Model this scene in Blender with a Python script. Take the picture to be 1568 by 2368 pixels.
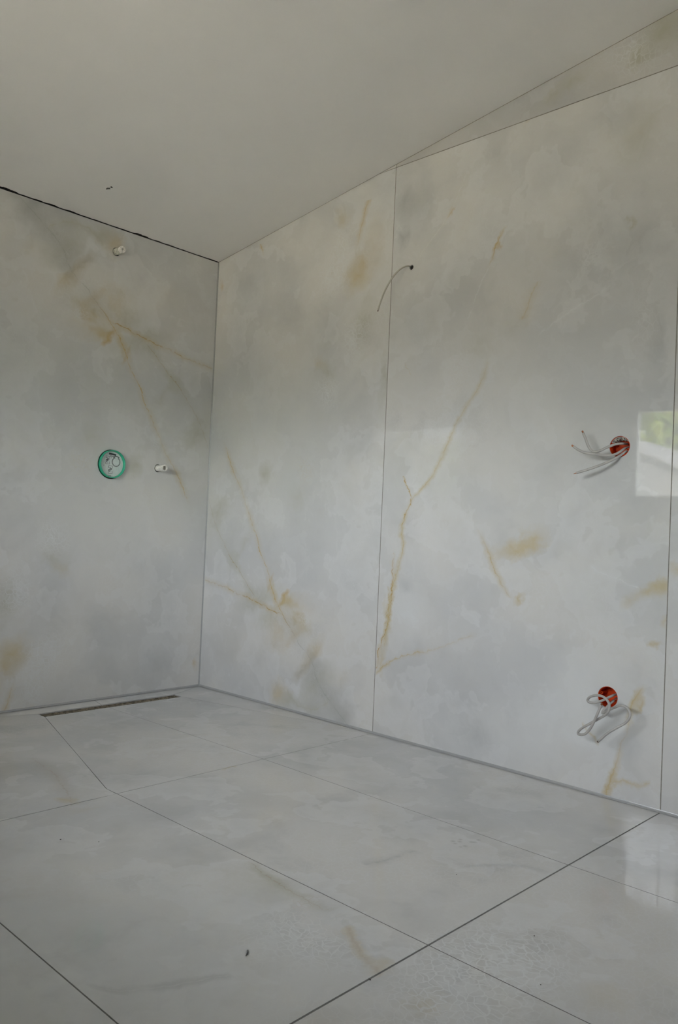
import bpy, bmesh, math, random
from mathutils import Vector, Matrix

# ------------------------------------------------------------------ camera, sky, sun, exposure
for o in list(bpy.data.objects):
    bpy.data.objects.remove(o, do_unlink=True)
scene = bpy.context.scene
COL = scene.collection

cam_data = bpy.data.cameras.new('camera')
cam = bpy.data.objects.new('camera', cam_data)
COL.objects.link(cam)
cam_data.sensor_width = 36.0
cam_data.sensor_fit = 'AUTO'
cam_data.lens = 28.08
cam_data.clip_start = 0.02
cam_data.clip_end = 500
RIGHT = Vector((0.68777182, -0.72463247, 0.04333262))
UP = Vector((-0.04599589, 0.01607226, 0.99881233))
BACKW = Vector((-0.72446829, -0.68894809, -0.02227606))
rot = Matrix((RIGHT, UP, BACKW)).transposed()
cam.matrix_world = Matrix.Translation((-2.5547, -3.3820, 0.8433)) @ rot.to_4x4()
scene.camera = cam
scene.cycles.use_adaptive_sampling = True
scene.cycles.adaptive_threshold = 0.03
scene.cycles.caustics_reflective = False
scene.cycles.max_bounces = 7
scene.cycles.diffuse_bounces = 4
scene.cycles.glossy_bounces = 3
scene.cycles.time_limit = 1000

vs = scene.view_settings
vs.view_transform = 'Standard'
vs.look = 'None'
vs.gamma = 1.0
vs.use_curve_mapping = False
vs.exposure = 3.65

world = bpy.data.worlds.new('world')
scene.world = world
world.use_nodes = True
wn = world.node_tree.nodes
sky = wn.new('ShaderNodeTexSky')
sky.sky_type = 'NISHITA'
sky.sun_disc = False
sky.sun_elevation = math.radians(48)
sky.sun_rotation = math.radians(30)
sky.air_density = 1.0
sky.dust_density = 3.0
sky.ozone_density = 1.0
wn['Background'].inputs['Strength'].default_value = 0.43
hs = wn.new('ShaderNodeHueSaturation')
hs.inputs['Saturation'].default_value = 0.24      # thin veil of cloud
world.node_tree.links.new(sky.outputs[0], hs.inputs['Color'])
world.node_tree.links.new(hs.outputs[0], wn['Background'].inputs['Color'])

sun_data = bpy.data.lights.new('sun', 'SUN')
sun_data.energy = 5.0
sun_data.color = (1.0, 0.95, 0.86)
sun_data.angle = math.radians(0.6)
sun = bpy.data.objects.new('sun', sun_data)
COL.objects.link(sun)
# sunlight comes over the house from the +X side and falls on the garden beyond the window
sun.rotation_euler = Vector((-0.30, -0.65, -0.70)).to_track_quat('-Z', 'Y').to_euler()

# ------------------------------------------------------------------ dimensions
H0 = 2.2254          # ceiling height at the shower wall
SL = 0.1481          # ceiling rise per metre towards the room
H2 = 2.3888          # top joint of the tall wall slabs
W = 3.3              # room width (X from -W to 0)
D = 4.7              # room depth (Y from -D to 0)
DOOR0, DOOR1, DOORH = -2.457, -3.36, 2.06
WINS = [dict(y0=-2.95, y1=-0.735, z0=1.16, z1=1.905)]
FILLWIN = dict(x0=-0.95, x1=-0.45, z0=1.00, z1=2.05)  # unseen window added behind the camera to brighten the back wall
def ceil_z(y): return H0 - SL * y

# ------------------------------------------------------------------ node helper
class G:
    def __init__(self, name):
        self.mat = bpy.data.materials.new(name)
        self.mat.use_nodes = True
        self.nt = self.mat.node_tree
        self.nt.nodes.clear()
        self.out = self.n('ShaderNodeOutputMaterial')
    def n(self, t): return self.nt.nodes.new(t)
    def put(self, sock, v):
        if hasattr(v, 'is_output'): self.nt.links.new(v, sock)
        elif v is not None:
            if isinstance(v, tuple) and len(v) == 3 and sock.type == 'RGBA': v = (*v, 1)
            sock.default_value = v
    def m(self, op, a, b=None, c=None, clamp=False):
        nd = self.n('ShaderNodeMath'); nd.operation = op; nd.use_clamp = clamp
        self.put(nd.inputs[0], a)
        if b is not None: self.put(nd.inputs[1], b)
        if c is not None: self.put(nd.inputs[2], c)
        return nd.outputs[0]
    def rng(self, x, lo, hi, a=0.0, b=1.0, smooth=True):
        nd = self.n('ShaderNodeMapRange')
        nd.interpolation_type = 'SMOOTHSTEP' if smooth else 'LINEAR'
        nd.clamp = True
        for i, v in enumerate((x, lo, hi, a, b)): self.put(nd.inputs[i], v)
        return nd.outputs[0]
    def mix(self, f, a, b):
        nd = self.n('ShaderNodeMix'); nd.data_type = 'RGBA'; nd.clamp_factor = True
        self.put(nd.inputs[0], f); self.put(nd.inputs[6], a); self.put(nd.inputs[7], b)
        return nd.outputs[2]
    def xyz(self, x, y, z):
        nd = self.n('ShaderNodeCombineXYZ')
        for i, v in enumerate((x, y, z)): self.put(nd.inputs[i], v)
        return nd.outputs[0]
    def vmad(self, v, a, b):
        nd = self.n('ShaderNodeVectorMath'); nd.operation = 'MULTIPLY_ADD'
        self.put(nd.inputs[0], v); nd.inputs[1].default_value = a; nd.inputs[2].default_value = b
        return nd.outputs[0]
    def noise(self, vec, scale, detail=3.0, rough=0.5, dist=0.0, color=False, flat=True):
        nd = self.n('ShaderNodeTexNoise'); nd.noise_dimensions = '2D' if flat else '3D'
        self.put(nd.inputs['Vector'], vec)
        nd.inputs['Scale'].default_value = scale
        nd.inputs['Detail'].default_value = detail
        nd.inputs['Roughness'].default_value = rough
        nd.inputs['Distortion'].default_value = dist
        return nd.outputs['Color' if color else 'Fac']
    def voro(self, vec, scale, feature='DISTANCE_TO_EDGE'):
        nd = self.n('ShaderNodeTexVoronoi'); nd.voronoi_dimensions = '2D'; nd.feature = feature
        self.put(nd.inputs['Vector'], vec); nd.inputs['Scale'].default_value = scale
        return nd.outputs['Distance']
    def curve(self, x, pts):
        nd = self.n('ShaderNodeFloatCurve')
        c = nd.mapping.curves[0]
        pts = sorted(pts)
        while len(c.points) < len(pts): c.points.new(0.5, 0.5)
        for cp, (a, b) in zip(c.points, pts):
            cp.location = (a, b); cp.handle_type = 'AUTO_CLAMPED'
        nd.mapping.update()
        self.put(nd.inputs['Value'], x)
        return nd.outputs[0]
    def sep(self, v):
        nd = self.n('ShaderNodeSeparateXYZ'); self.put(nd.inputs[0], v); return nd.outputs
    def objco(self):
        return self.n('ShaderNodeTexCoord').outputs['Object']
    def bsdf(self, color, rough=0.5, ior=1.5, normal=None, metallic=0.0, spec=0.5):
        nd = self.n('ShaderNodeBsdfPrincipled')
        self.put(nd.inputs['Base Color'], color); self.put(nd.inputs['Roughness'], rough)
        nd.inputs['IOR'].default_value = ior; nd.inputs['Metallic'].default_value = metallic
        nd.inputs['Specular IOR Level'].default_value = spec
        if normal is not None: self.put(nd.inputs['Normal'], normal)
        self.nt.links.new(nd.outputs[0], self.out.inputs[0])
        return nd
    def bump(self, h, strength=0.2, dist=0.002):
        nd = self.n('ShaderNodeBump'); nd.inputs['Strength'].default_value = strength
        nd.inputs['Distance'].default_value = dist; self.put(nd.inputs['Height'], h)
        return nd.outputs[0]

def plain(name, color, rough=0.5, var=0.08, scale=30, bump=0.0, spec=0.5, metallic=0.0):
    g = G(name); co = g.objco()
    f = g.noise(co, scale, 2, 0.6, flat=False)
    dark = tuple(c * (1 - var) for c in color); lite = tuple(min(1, c * (1 + var)) for c in color)
    col = g.mix(g.rng(f, 0.3, 0.7), dark, lite)
    nrm = g.bump(g.noise(co, scale * 4, 2, 0.6, flat=False), bump, 0.002) if bump else None
    g.bsdf(col, rough, normal=nrm, spec=spec, metallic=metallic)
    return g.mat

GOLD = (0.56, 0.40, 0.16); OCHRE = (0.585, 0.49, 0.30); OLIVE = (0.49, 0.48, 0.385)
GREY = (0.405, 0.415, 0.405); WHITE = (0.735, 0.74, 0.725); BROWN = (0.48, 0.40, 0.32)

CLOUD = ((0.612, 0.612, 0.600), (0.692, 0.674, 0.634), (0.540, 0.538, 0.520), (0.750, 0.748, 0.735))

def marble(name, plane, veins=(), blots=(), seed=0.0, flip=None, rough=0.025, kind='wall', dots=(), tone=1.0):
    """polished onyx-look porcelain: soft clouds, plus veins that follow given paths in slab metres"""
    g = G(name)
    CL = [tuple(c * tone for c in k) for k in CLOUD]
    s = g.sep(g.objco())
    neg = lambda k: g.m('MULTIPLY', s[k], -1.0)
    u = neg(1) if plane == 'right' else neg(0)
    v = neg(1) if plane == 'floor' else s[2]
    if flip is not None: v = g.m('SUBTRACT', flip, v)
    p = g.xyz(g.m('ADD', u, seed), v, 0.0)
    # one shared warp for every edge in the stone
    wc = g.sep(g.noise(p, 5.0, 4.0, 0.62, color=True))
    wu = g.m('MULTIPLY_ADD', wc[0], 0.10, u)                      # shifted by +0.05 on average
    wv = g.m('MULTIPLY_ADD', wc[1], 0.10, v)
    fine = g.noise(p, 34.0, 3.0, 0.62)
    uw = g.m('MULTIPLY_ADD', fine, 0.026, g.m('MULTIPLY_ADD', wc[0], 0.028, g.m('SUBTRACT', u, 0.027)))
    vw = g.m('MULTIPLY_ADD', fine, -0.026, g.m('MULTIPLY_ADD', wc[1], 0.028, g.m('SUBTRACT', v, 0.001)))
    pw = g.xyz(g.m('ADD', wu, seed + 3.1), wv, 0.0)
    pb = g.xyz(g.m('MULTIPLY_ADD', wc[2], -0.06, g.m('ADD', g.m('MULTIPLY_ADD', fine, 0.03, wu), -0.035)), g.m('MULTIPLY_ADD', fine, -0.03, g.m('ADD', wv, -0.035)), 0.0)
    # base clouds
    big = g.noise(pw, 1.7, 2.0, 0.5)
    mid = g.noise(pw, 4.2, 4.0, 0.58)
    mid2 = g.noise(g.xyz(g.m('ADD', wu, seed + 9.7), wv, 0.0), 3.1, 4.0, 0.6)
    col = g.mix(g.rng(big, 0.30, 0.68), CL[0], CL[1])
    col = g.mix(g.rng(mid, 0.50, 0.74, 0.0, 0.40 if kind == 'wall' else 0.60), col, CL[2])
    # pale clouds with one crisp and one soft side
    cl = g.m('MULTIPLY', g.rng(mid2, 0.525, 0.55), g.rng(mid2, 0.74, 0.54, 0.0, 0.32 if kind == 'wall' else 0.45))
    col = g.mix(cl, col, CL[3])
    cl2 = g.m('MULTIPLY', g.rng(mid, 0.47, 0.455), g.rng(mid, 0.33, 0.45, 0.0, 0.16))
    col = g.mix(cl2, col, CL[3])
    # thin pale wisps
    wisp = g.m('MULTIPLY', g.rng(g.m('ABSOLUTE', g.m('SUBTRACT', mid, 0.49)), 0.011, 0.001), g.rng(mid2, 0.40, 0.62, 0.0, 0.20))
    col = g.mix(wisp, col, CL[3])
    # crystalline speckle in patches
    vor = g.voro(pw, 52.0)
    cell = g.rng(vor, 0.12, 0.025)
    patch = g.rng(big, 0.56, 0.70) if kind == 'wall' else g.rng(big, 0.50, 0.66)
    col = g.mix(g.m('MULTIPLY', g.m('MULTIPLY', patch, cell), 0.28), col, CL[3])
    brk = g.rng(mid2, 0.36, 0.56, 0.3, 1.0)
    brk2 = g.rng(fine, 0.34, 0.58, 0.25, 1.0)
    spk = g.m('MAXIMUM', cell, g.rng(fine, 0.42, 0.60, 0.0, 0.5))
    # blots: (u, v, ru, rv, angle deg, colour, strength, texture), summed per colour and texture
    groups = {}; turned = {}
    for (bu, bv, ru, rv, ang, bc, st, tx) in blots:
        qa = round(ang / 10.0) * 10
        if qa not in turned:
            if qa == 0: turned[0] = pb
            else:
                mp = g.n('ShaderNodeMapping'); mp.vector_type = 'POINT'; g.put(mp.inputs[0], pb)
                mp.inputs['Rotation'].default_value = (0, 0, -math.radians(qa)); turned[qa] = mp.outputs[0]
        ca, sa = math.cos(math.radians(qa)), math.sin(math.radians(qa))
        gr = g.n('ShaderNodeTexGradient'); gr.gradient_type = 'SPHERICAL'
        g.put(gr.inputs[0], g.vmad(turned[qa], (0.8 / ru, 0.8 / rv, 1), (-(bu * ca + bv * sa) * 0.8 / ru, -(bv * ca - bu * sa) * 0.8 / rv, 0)))
        key = (bc, tx)
        groups[key] = g.m('MULTIPLY_ADD', gr.outputs['Fac'], st * 1.15, groups.get(key, 0.0))
    for (bc, tx), f in groups.items():
        if tx == 'speck': f = g.m('MULTIPLY', f, spk)
        elif tx == 'break': f = g.m('MULTIPLY', f, brk)
        else: f = g.m('MULTIPLY', f, g.rng(mid, 0.30, 0.60, 0.45, 1.0))
        col = g.mix(g.m('MINIMUM', f, 0.9), col, bc)
    # veins: a path curve, a strength curve, a soft halo and a fine line
    halo = {}; lines = {}
    for vn in veins:
        pts = vn['p']; ax = vn.get('ax', 'v')
        P = sorted([(b, a) if ax == 'v' else (a, b) for a, b in pts])
        t0, t1 = P[0][0], P[-1][0]; q0 = min(q for _, q in P) - 0.02; q1 = max(q for _, q in P) + 0.02
        tt = g.rng(v if ax == 'v' else u, t0, t1, smooth=False)
        path = g.curve(tt, [((a - t0) / (t1 - t0), (b - q0) / (q1 - q0)) for a, b in P])
        path = g.m('MULTIPLY_ADD', path, q1 - q0, q0)
        slope = abs(P[-1][1] - P[0][1]) / max(1e-3, (t1 - t0)); cs = math.sqrt(1 + slope * slope)
        ad = g.m('ABSOLUTE', g.m('SUBTRACT', uw if ax == 'v' else vw, path))
        prof = vn.get('s', [(0, 0.6), (0.1, 1), (0.9, 1), (1, 0.6)])
        st = g.curve(tt, [(0, 0)] + [(0.03 + 0.94 * a, b) for a, b in prof] + [(1, 0)])
        if vn.get('h'):
            k = vn.get('hc', OCHRE)
            halo[k] = g.m('MULTIPLY_ADD', g.rng(ad, vn['h'] * cs, 0.0, 0.0, vn.get('hs', 0.5)), st, halo.get(k, 0.0))
        if vn.get('w'):
            k = vn.get('c', GOLD)
            lines[k] = g.m('MULTIPLY_ADD', g.rng(ad, vn['w'] * cs * 0.7, vn['w'] * cs * 0.1, 0.0, vn.get('ls', 0.8), smooth=False), st, lines.get(k, 0.0))
    for k, f in halo.items(): col = g.mix(g.m('MULTIPLY', f, brk), col, k)
    for k, f in lines.items(): col = g.mix(g.m('MULTIPLY', f, brk2), col, k)
    dsum = 0.0; p0 = g.xyz(u, v, 0.0) if dots else None
    for (du_, dv_, r_, st_) in dots:
        gr = g.n('ShaderNodeTexGradient'); gr.gradient_type = 'SPHERICAL'
        g.put(gr.inputs[0], g.vmad(p0, (1 / (r_ * 1.3), 1 / (r_ * 1.3), 1), (-du_ / (r_ * 1.3), -dv_ / (r_ * 1.3), 0)))
        dsum = g.m('MULTIPLY_ADD', gr.outputs['Fac'], st_ * 1.1, dsum)
    if dots: col = g.mix(dsum, col, (0.36, 0.35, 0.32))
    rg = rough if kind == 'wall' else g.rng(mid2, 0.3, 0.75, rough * 0.75, rough * 1.6)
    g.bsdf(col, rg, ior=1.5)
    return g.mat

# ------------------------------------------------------------------ stone patterns and some painted-in light (metres from the room corner)
GREYUP = [(0, 0), (0.03, 0.5), (0.25, 1), (1, 1)]
VA = [
  dict(p=[(1.085, 2.22), (0.994, 2.155), (0.878, 2.055), (0.821, 1.963), (0.732, 1.896), (0.686, 1.847), (0.626, 1.784)],
       w=0.0055, h=0.075, c=(0.36, 0.36, 0.32), hc=(.44, .44, .41), ls=0.4, hs=0.5, s=[(0, 1), (0.5, 0.95), (0.9, 0.9), (1, 0.8)]),
  dict(p=[(0.70, 1.862), (0.626, 1.784), (0.572, 1.72), (0.526, 1.646), (0.486, 1.559), (0.442, 1.493), (0.406, 1.414), (0.361, 1.357), (0.324, 1.286), (0.268, 1.184), (0.211, 1.102), (0.153, 1.008), (0.109, 0.944), (0.065, 0.879)],
       w=0.006, h=0.032, c=GOLD, hc=OCHRE, ls=0.85, hs=0.75,
       s=[(0, 0), (0.06, 0.25), (0.14, 0.85), (0.2, 0.7), (0.27, 0.35), (0.34, 0.25), (0.45, 0.45), (0.55, 0.8), (0.62, 1), (0.70, 0.6), (0.78, 1), (0.88, 0.9), (1, 0.4)]),
  dict(ax='u', p=[(0.64, 1.79), (0.521, 1.761), (0.461, 1.743), (0.369, 1.719), (0.272, 1.706), (0.178, 1.679), (0.069, 1.666), (0.006, 1.652)],
       w=0.0055, h=0.028, c=(0.46, 0.30, 0.10), hc=OCHRE, ls=0.8, hs=0.6,
       s=[(0, 0.4), (0.2, 0.35), (0.32, 0.75), (0.42, 0.3), (0.55, 0.75), (0.72, 0.9), (0.9, 1), (1, 0.4)]),
  dict(p=[(0.448, 1.735), (0.384, 1.688), (0.291, 1.598), (0.223, 1.539), (0.138, 1.442), (0.064, 1.34), (0.016, 1.232)],
       w=0.005, h=0.05, c=(0.42, 0.31, 0.13), hc=OLIVE, ls=0.7, hs=0.6,
       s=[(0, 0.2), (0.25, 0.35), (0.5, 0.45), (0.68, 0.95), (0.8, 0.4), (0.92, 0.75), (1, 0)]),
  dict(ax='u', p=[(0.943, 2.123), (0.864, 2.167), (0.78, 2.179), (0.703, 2.156), (0.668, 2.126)], w=0.006, h=0.03, c=OLIVE, hc=OLIVE, ls=0.5, hs=0.4),
  dict(p=[(1.047, -0.08), (1.023, 0.006), (1.002, 0.097), (0.986, 0.171)], w=0.006, h=0.03, c=GOLD, hc=OCHRE, ls=0.5, hs=0.55, s=[(0, 1), (0.5, 0.8), (1, 0)]),
  dict(p=[(0.33, -0.04), (0.348, -0.015), (0.362, 0.02), (0.375, 0.05)], w=0.008, h=0.02, c=GOLD, hc=OCHRE, ls=0.55, hs=0.4, s=[(0, 1), (0.3, 1), (0.5, 0.3), (1, 0)]),
]
BA = [
  (0.55, 1.15, .35, .25, 0, (.70, .69, .65), .45, ''), (0.64, 0.84, .32, .26, 0, (.71, .70, .66), .7, ''), (0.2, 0.75, .3, .35, 0, WHITE, .3, ''),  # broad pale blots paint extra brightness into the dim mid wall
  (0.70, 1.862, .07, .026, -45, GOLD, 1.0, 'break'), (0.735, 1.79, .06, .028, 70, GOLD, .9, 'break'), (0.63, 1.695, .06, .022, -50, GOLD, .9, 'break'), (0.60, 1.745, .05, .018, -40, GOLD, .9, 'break'), (0.515, 1.63, .05, .014, -60, GOLD, .8, 'break'),
  (0.66, 1.80, .17, .10, -40, OCHRE, .8, 'break'), (0.80, 1.955, .13, .04, -50, OCHRE, .65, 'break'), (0.735, 1.83, .10, .08, 0, OLIVE, .6, 'break'), (0.56, 1.79, .13, .045, -15, OLIVE, .6, 'break'), (0.44, 1.72, .18, .06, -15, OLIVE, .6, 'break'),
  (0.86, 2.06, .13, .07, -50, OLIVE, .7, 'break'), (0.93, 2.12, .12, .06, -40, (.42, .42, .39), .5, 'break'), (0.77, 1.99, .10, .04, -50, (.42, .42, .39), .7, 'break'), (1.03, 2.17, .08, .05, -30, (.42, .42, .39), .45, 'break'),
  (0.87, 2.02, .06, .03, -50, WHITE, .8, 'speck'), (0.30, 1.47, .16, .03, -50, OLIVE, .6, 'break'), (0.07, 1.34, .12, .06, -60, OLIVE, .35, 'break'),
  (0.62, 2.14, .07, .07, 20, OCHRE, .5, 'break'), (0.74, 2.10, .09, .05, 0, WHITE, .4, ''),
  (0.745, 1.815, .075, .055, 20, OCHRE, .75, 'break'), (0.70, 1.80, .03, .022, 0, GOLD, .45, 'break'),
  (0.655, 1.715, .06, .035, -30, OCHRE, .6, 'break'), (0.79, 1.95, .07, .035, -45, OCHRE, .6, 'break'),
  (0.86, 2.03, .10, .06, -45, GREY, .3, ''), (0.96, 2.14, .12, .08, -30, GREY, .25, ''),
  (1.006, 2.008, .06, .05, 0, OCHRE, .3, ''), (0.68, 2.173, .09, .05, -20, OLIVE, .55, ''), (0.60, 2.16, .05, .06, 0, OCHRE, .3, ''),
  (0.76, 1.78, .05, .04, 0, WHITE, .6, 'speck'),
  (0.82, 0.66, .07, .06, 30, OLIVE, .75, 'break'), (0.79, 0.60, .05, .035, 30, OCHRE, .6, 'break'), (0.84, 0.75, .08, .09, 0, WHITE, .7, 'speck'),
  (1.01, 0.235, .10, .07, -30, OCHRE, .8, 'break'), (1.04, 0.19, .03, .025, 0, GOLD, .5, 'break'), (1.06, 0.45, .06, .12, 0, OLIVE, .6, 'break'),
  (1.015, 0.53, .07, .12, 10, WHITE, .85, 'speck'), (0.86, 0.22, .08, .13, 20, WHITE, .8, 'speck'), (0.90, 0.06, .07, .08, 0, WHITE, .6, 'speck'),
  (0.89, -0.04, .05, .05, 0, OCHRE, .4, ''), (1.10, 0.12, .05, .14, 0, OCHRE, .25, ''), (1.18, 0.73, .03, .12, 0, OLIVE, .6, ''),
  (0.45, 1.104, .05, .06, 0, OLIVE, .6, 'break'), (0.695, 1.222, .08, .07, 0, OLIVE, .32, ''), (0.10, 1.30, .09, .07, -50, OLIVE, .35, 'break'),
  (0.025, 0.11, .022, .03, 0, GOLD, .5, ''), (0.55, 1.33, .12, .16, 30, WHITE, .3, 'break'), (1.00, 1.45, .17, .22, 0, WHITE, .35, ''),
  (0.32, 1.25, .05, .05, 0, WHITE, .6, 'speck'), (0.72, 1.10, .05, .06, 0, OCHRE, .2, 'speck'),
  (0.55, 0.36, .2, .12, 20, GREY, .22, ''), (0.3, 0.15, .16, .05, 10, GREY, .25, 'break'), (0.40, 0.60, .22, .14, 0, GREY, .2, ''),
  (0.22, 1.95, .16, .12, 0, (.60, .57, .50), .3, ''), (0.13, 1.02, .12, .12, 0, (.60, .57, .5), .25, ''),
  (0.92, 2.10, .06, .05, 0, WHITE, .4, 'speck'), (1.0, 2.2, .05, .03, 0, GREY, .6, 'break'),
]
VC = [
  dict(p=[(1.752, 2.014), (1.735, 1.986), (1.714, 1.941), (1.692, 1.887), (1.656, 1.828), (1.629, 1.757)], w=0.005, h=0.016, c=(.54, .40, .17), hc=OCHRE, ls=0.7, hs=0.5,
       s=[(0, 0), (0.2, 0.0), (0.42, 0.1), (0.55, 0.6), (0.8, 1), (1, 0.2)]),
  dict(p=[(1.69, 1.88), (1.656, 1.82), (1.629, 1.757), (1.60, 1.68)], w=0.005, c=WHITE, ls=0.6),
  dict(p=[(1.699, 1.523), (1.665, 1.419), (1.609, 1.34), (1.571, 1.292), (1.543, 1.243), (1.515, 1.176), (1.467, 1.092), (1.416, 1.032), (1.37, 0.988), (1.343, 0.953), (1.318, 0.899), (1.312, 0.846), (1.324, 0.793), (1.303, 0.721), (1.29, 0.667), (1.271, 0.577), (1.255, 0.486), (1.245, 0.413), (1.246, 0.324)],
       w=0.0045, h=0.022, c=(.55, .41, .17), hc=(.57, .49, .29), ls=0.65, hs=0.75,
       s=[(0, 0.15), (0.12, 0.9), (0.22, 0.8), (0.3, 0.8), (0.36, 1), (0.42, 1), (0.48, 0.7), (0.53, 0.35), (0.6, 0.8), (0.66, 0.55), (0.75, 0.6), (0.85, 0.4), (0.93, 0.45), (1, 0.25)]),
  dict(p=[(1.309, 1.077), (1.334, 1.027), (1.355, 0.976), (1.328, 0.926), (1.313, 0.873)], w=0.0035, h=0.010, c=(.47, .32, .12), hc=OCHRE, ls=0.95, hs=0.5),
  dict(p=[(1.276, 0.791), (1.268, 0.719), (1.275, 0.639), (1.276, 0.577), (1.264, 0.504), (1.244, 0.431), (1.224, 0.374), (1.214, 0.301), (1.211, 0.268)], w=0.0038, h=0.018, c=(.48, .29, .09), hc=OCHRE, ls=1.0, hs=0.5,
       s=[(0, 0.7), (0.15, 1), (0.5, 1), (0.75, 0.9), (0.95, 0.5), (1, 0)]),
  dict(p=[(1.25, 0.62), (1.262, 0.56), (1.252, 0.50), (1.240, 0.46)], w=0.003, h=0.010, c=(.50, .32, .10), ls=0.7, hs=0.3),
  dict(ax='u', p=[(1.204, 0.256), (1.252, 0.289), (1.308, 0.324), (1.407, 0.364), (1.492, 0.387), (1.573, 0.42), (1.642, 0.453), (1.728, 0.483)], w=0.005, h=0.016, c=(.55, .43, .21), hc=OCHRE, ls=0.65, hs=0.65,
       s=[(0, 1), (0.4, 0.9), (0.52, 0.5), (0.6, 0.35), (0.85, 0.4), (1, 0)]),
  dict(p=[(1.66, 0.90), (1.696, 0.842), (1.722, 0.803), (1.743, 0.763), (1.774, 0.701), (1.804, 0.648), (1.833, 0.619)], w=0.005, h=0.022, c=(.54, .42, .2), hc=OCHRE, ls=0.65, hs=0.6,
       s=[(0, 0.4), (0.2, 0.7), (0.45, 1), (0.65, 0.8), (0.85, 0.2), (1, 0)]),
  dict(ax='u', p=[(2.24, 0.634), (2.276, 0.655), (2.332, 0.688), (2.366, 0.704), (2.42, 0.72)], h=0.03, hc=(.56, .47, .27), hs=0.9, s=[(0, 0.1), (0.4, 0.7), (0.7, 1), (1, 1)]),
  dict(ax='u', p=[(2.137, 0.753), (2.192, 0.731), (2.252, 0.714), (2.311, 0.689)], w=0.004, h=0.02, c=WHITE, hc=WHITE, ls=0.7, hs=0.3),
  dict(p=[(2.335, 0.394), (2.32, 0.364), (2.302, 0.336), (2.291, 0.296), (2.282, 0.231), (2.267, 0.179), (2.252, 0.12), (2.241, 0.068), (2.227, 0.001)], w=0.006, h=0.022, c=(.56, .42, .19), hc=OCHRE, ls=0.6, hs=0.8,
       s=[(0, 1), (0.12, 1), (0.22, 0.8), (0.4, 0.4), (0.55, 0.35), (0.7, 0.6), (0.85, 0.9), (0.95, 0.7), (1, 0.2)]),
  dict(ax='u', p=[(2.24, 0.053), (2.276, 0.062), (2.319, 0.063), (2.367, 0.082)], w=0.006, h=0.015, c=OCHRE, ls=0.5, hs=0.4),
  dict(ax='u', p=[(1.898, 1.578), (1.965, 1.61), (2.031, 1.64), (2.11, 1.676), (2.215, 1.731)], w=0.004, h=0.012, c=WHITE, hc=WHITE, ls=0.75, hs=0.3, s=[(0, 0.3), (0.3, 1), (0.8, 0.7), (1, 0)]),
  dict(p=[(1.565, 2.264), (1.528, 2.188), (1.489, 2.128), (1.433, 2.063), (1.377, 2.013), (1.324, 1.953)], w=0.004, h=0.02, c=WHITE, hc=(.68, .66, .60), ls=0.6, hs=0.4),
  dict(p=[(1.898, 1.775), (1.874, 1.732), (1.855, 1.679), (1.838, 1.642)], w=0.007, h=0.03, c=OCHRE, hc=OCHRE, ls=0.5, hs=0.5),
  dict(ax='u', p=[(2.127, 0.229), (2.159, 0.199), (2.191, 0.17)], w=0.006, h=0.012, c=OCHRE, hc=OCHRE, ls=0.45, hs=0.3),
  dict(p=[(1.29, 1.55), (1.315, 1.51), (1.33, 1.49)], w=0.004, c=OCHRE, ls=0.4),
]
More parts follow.
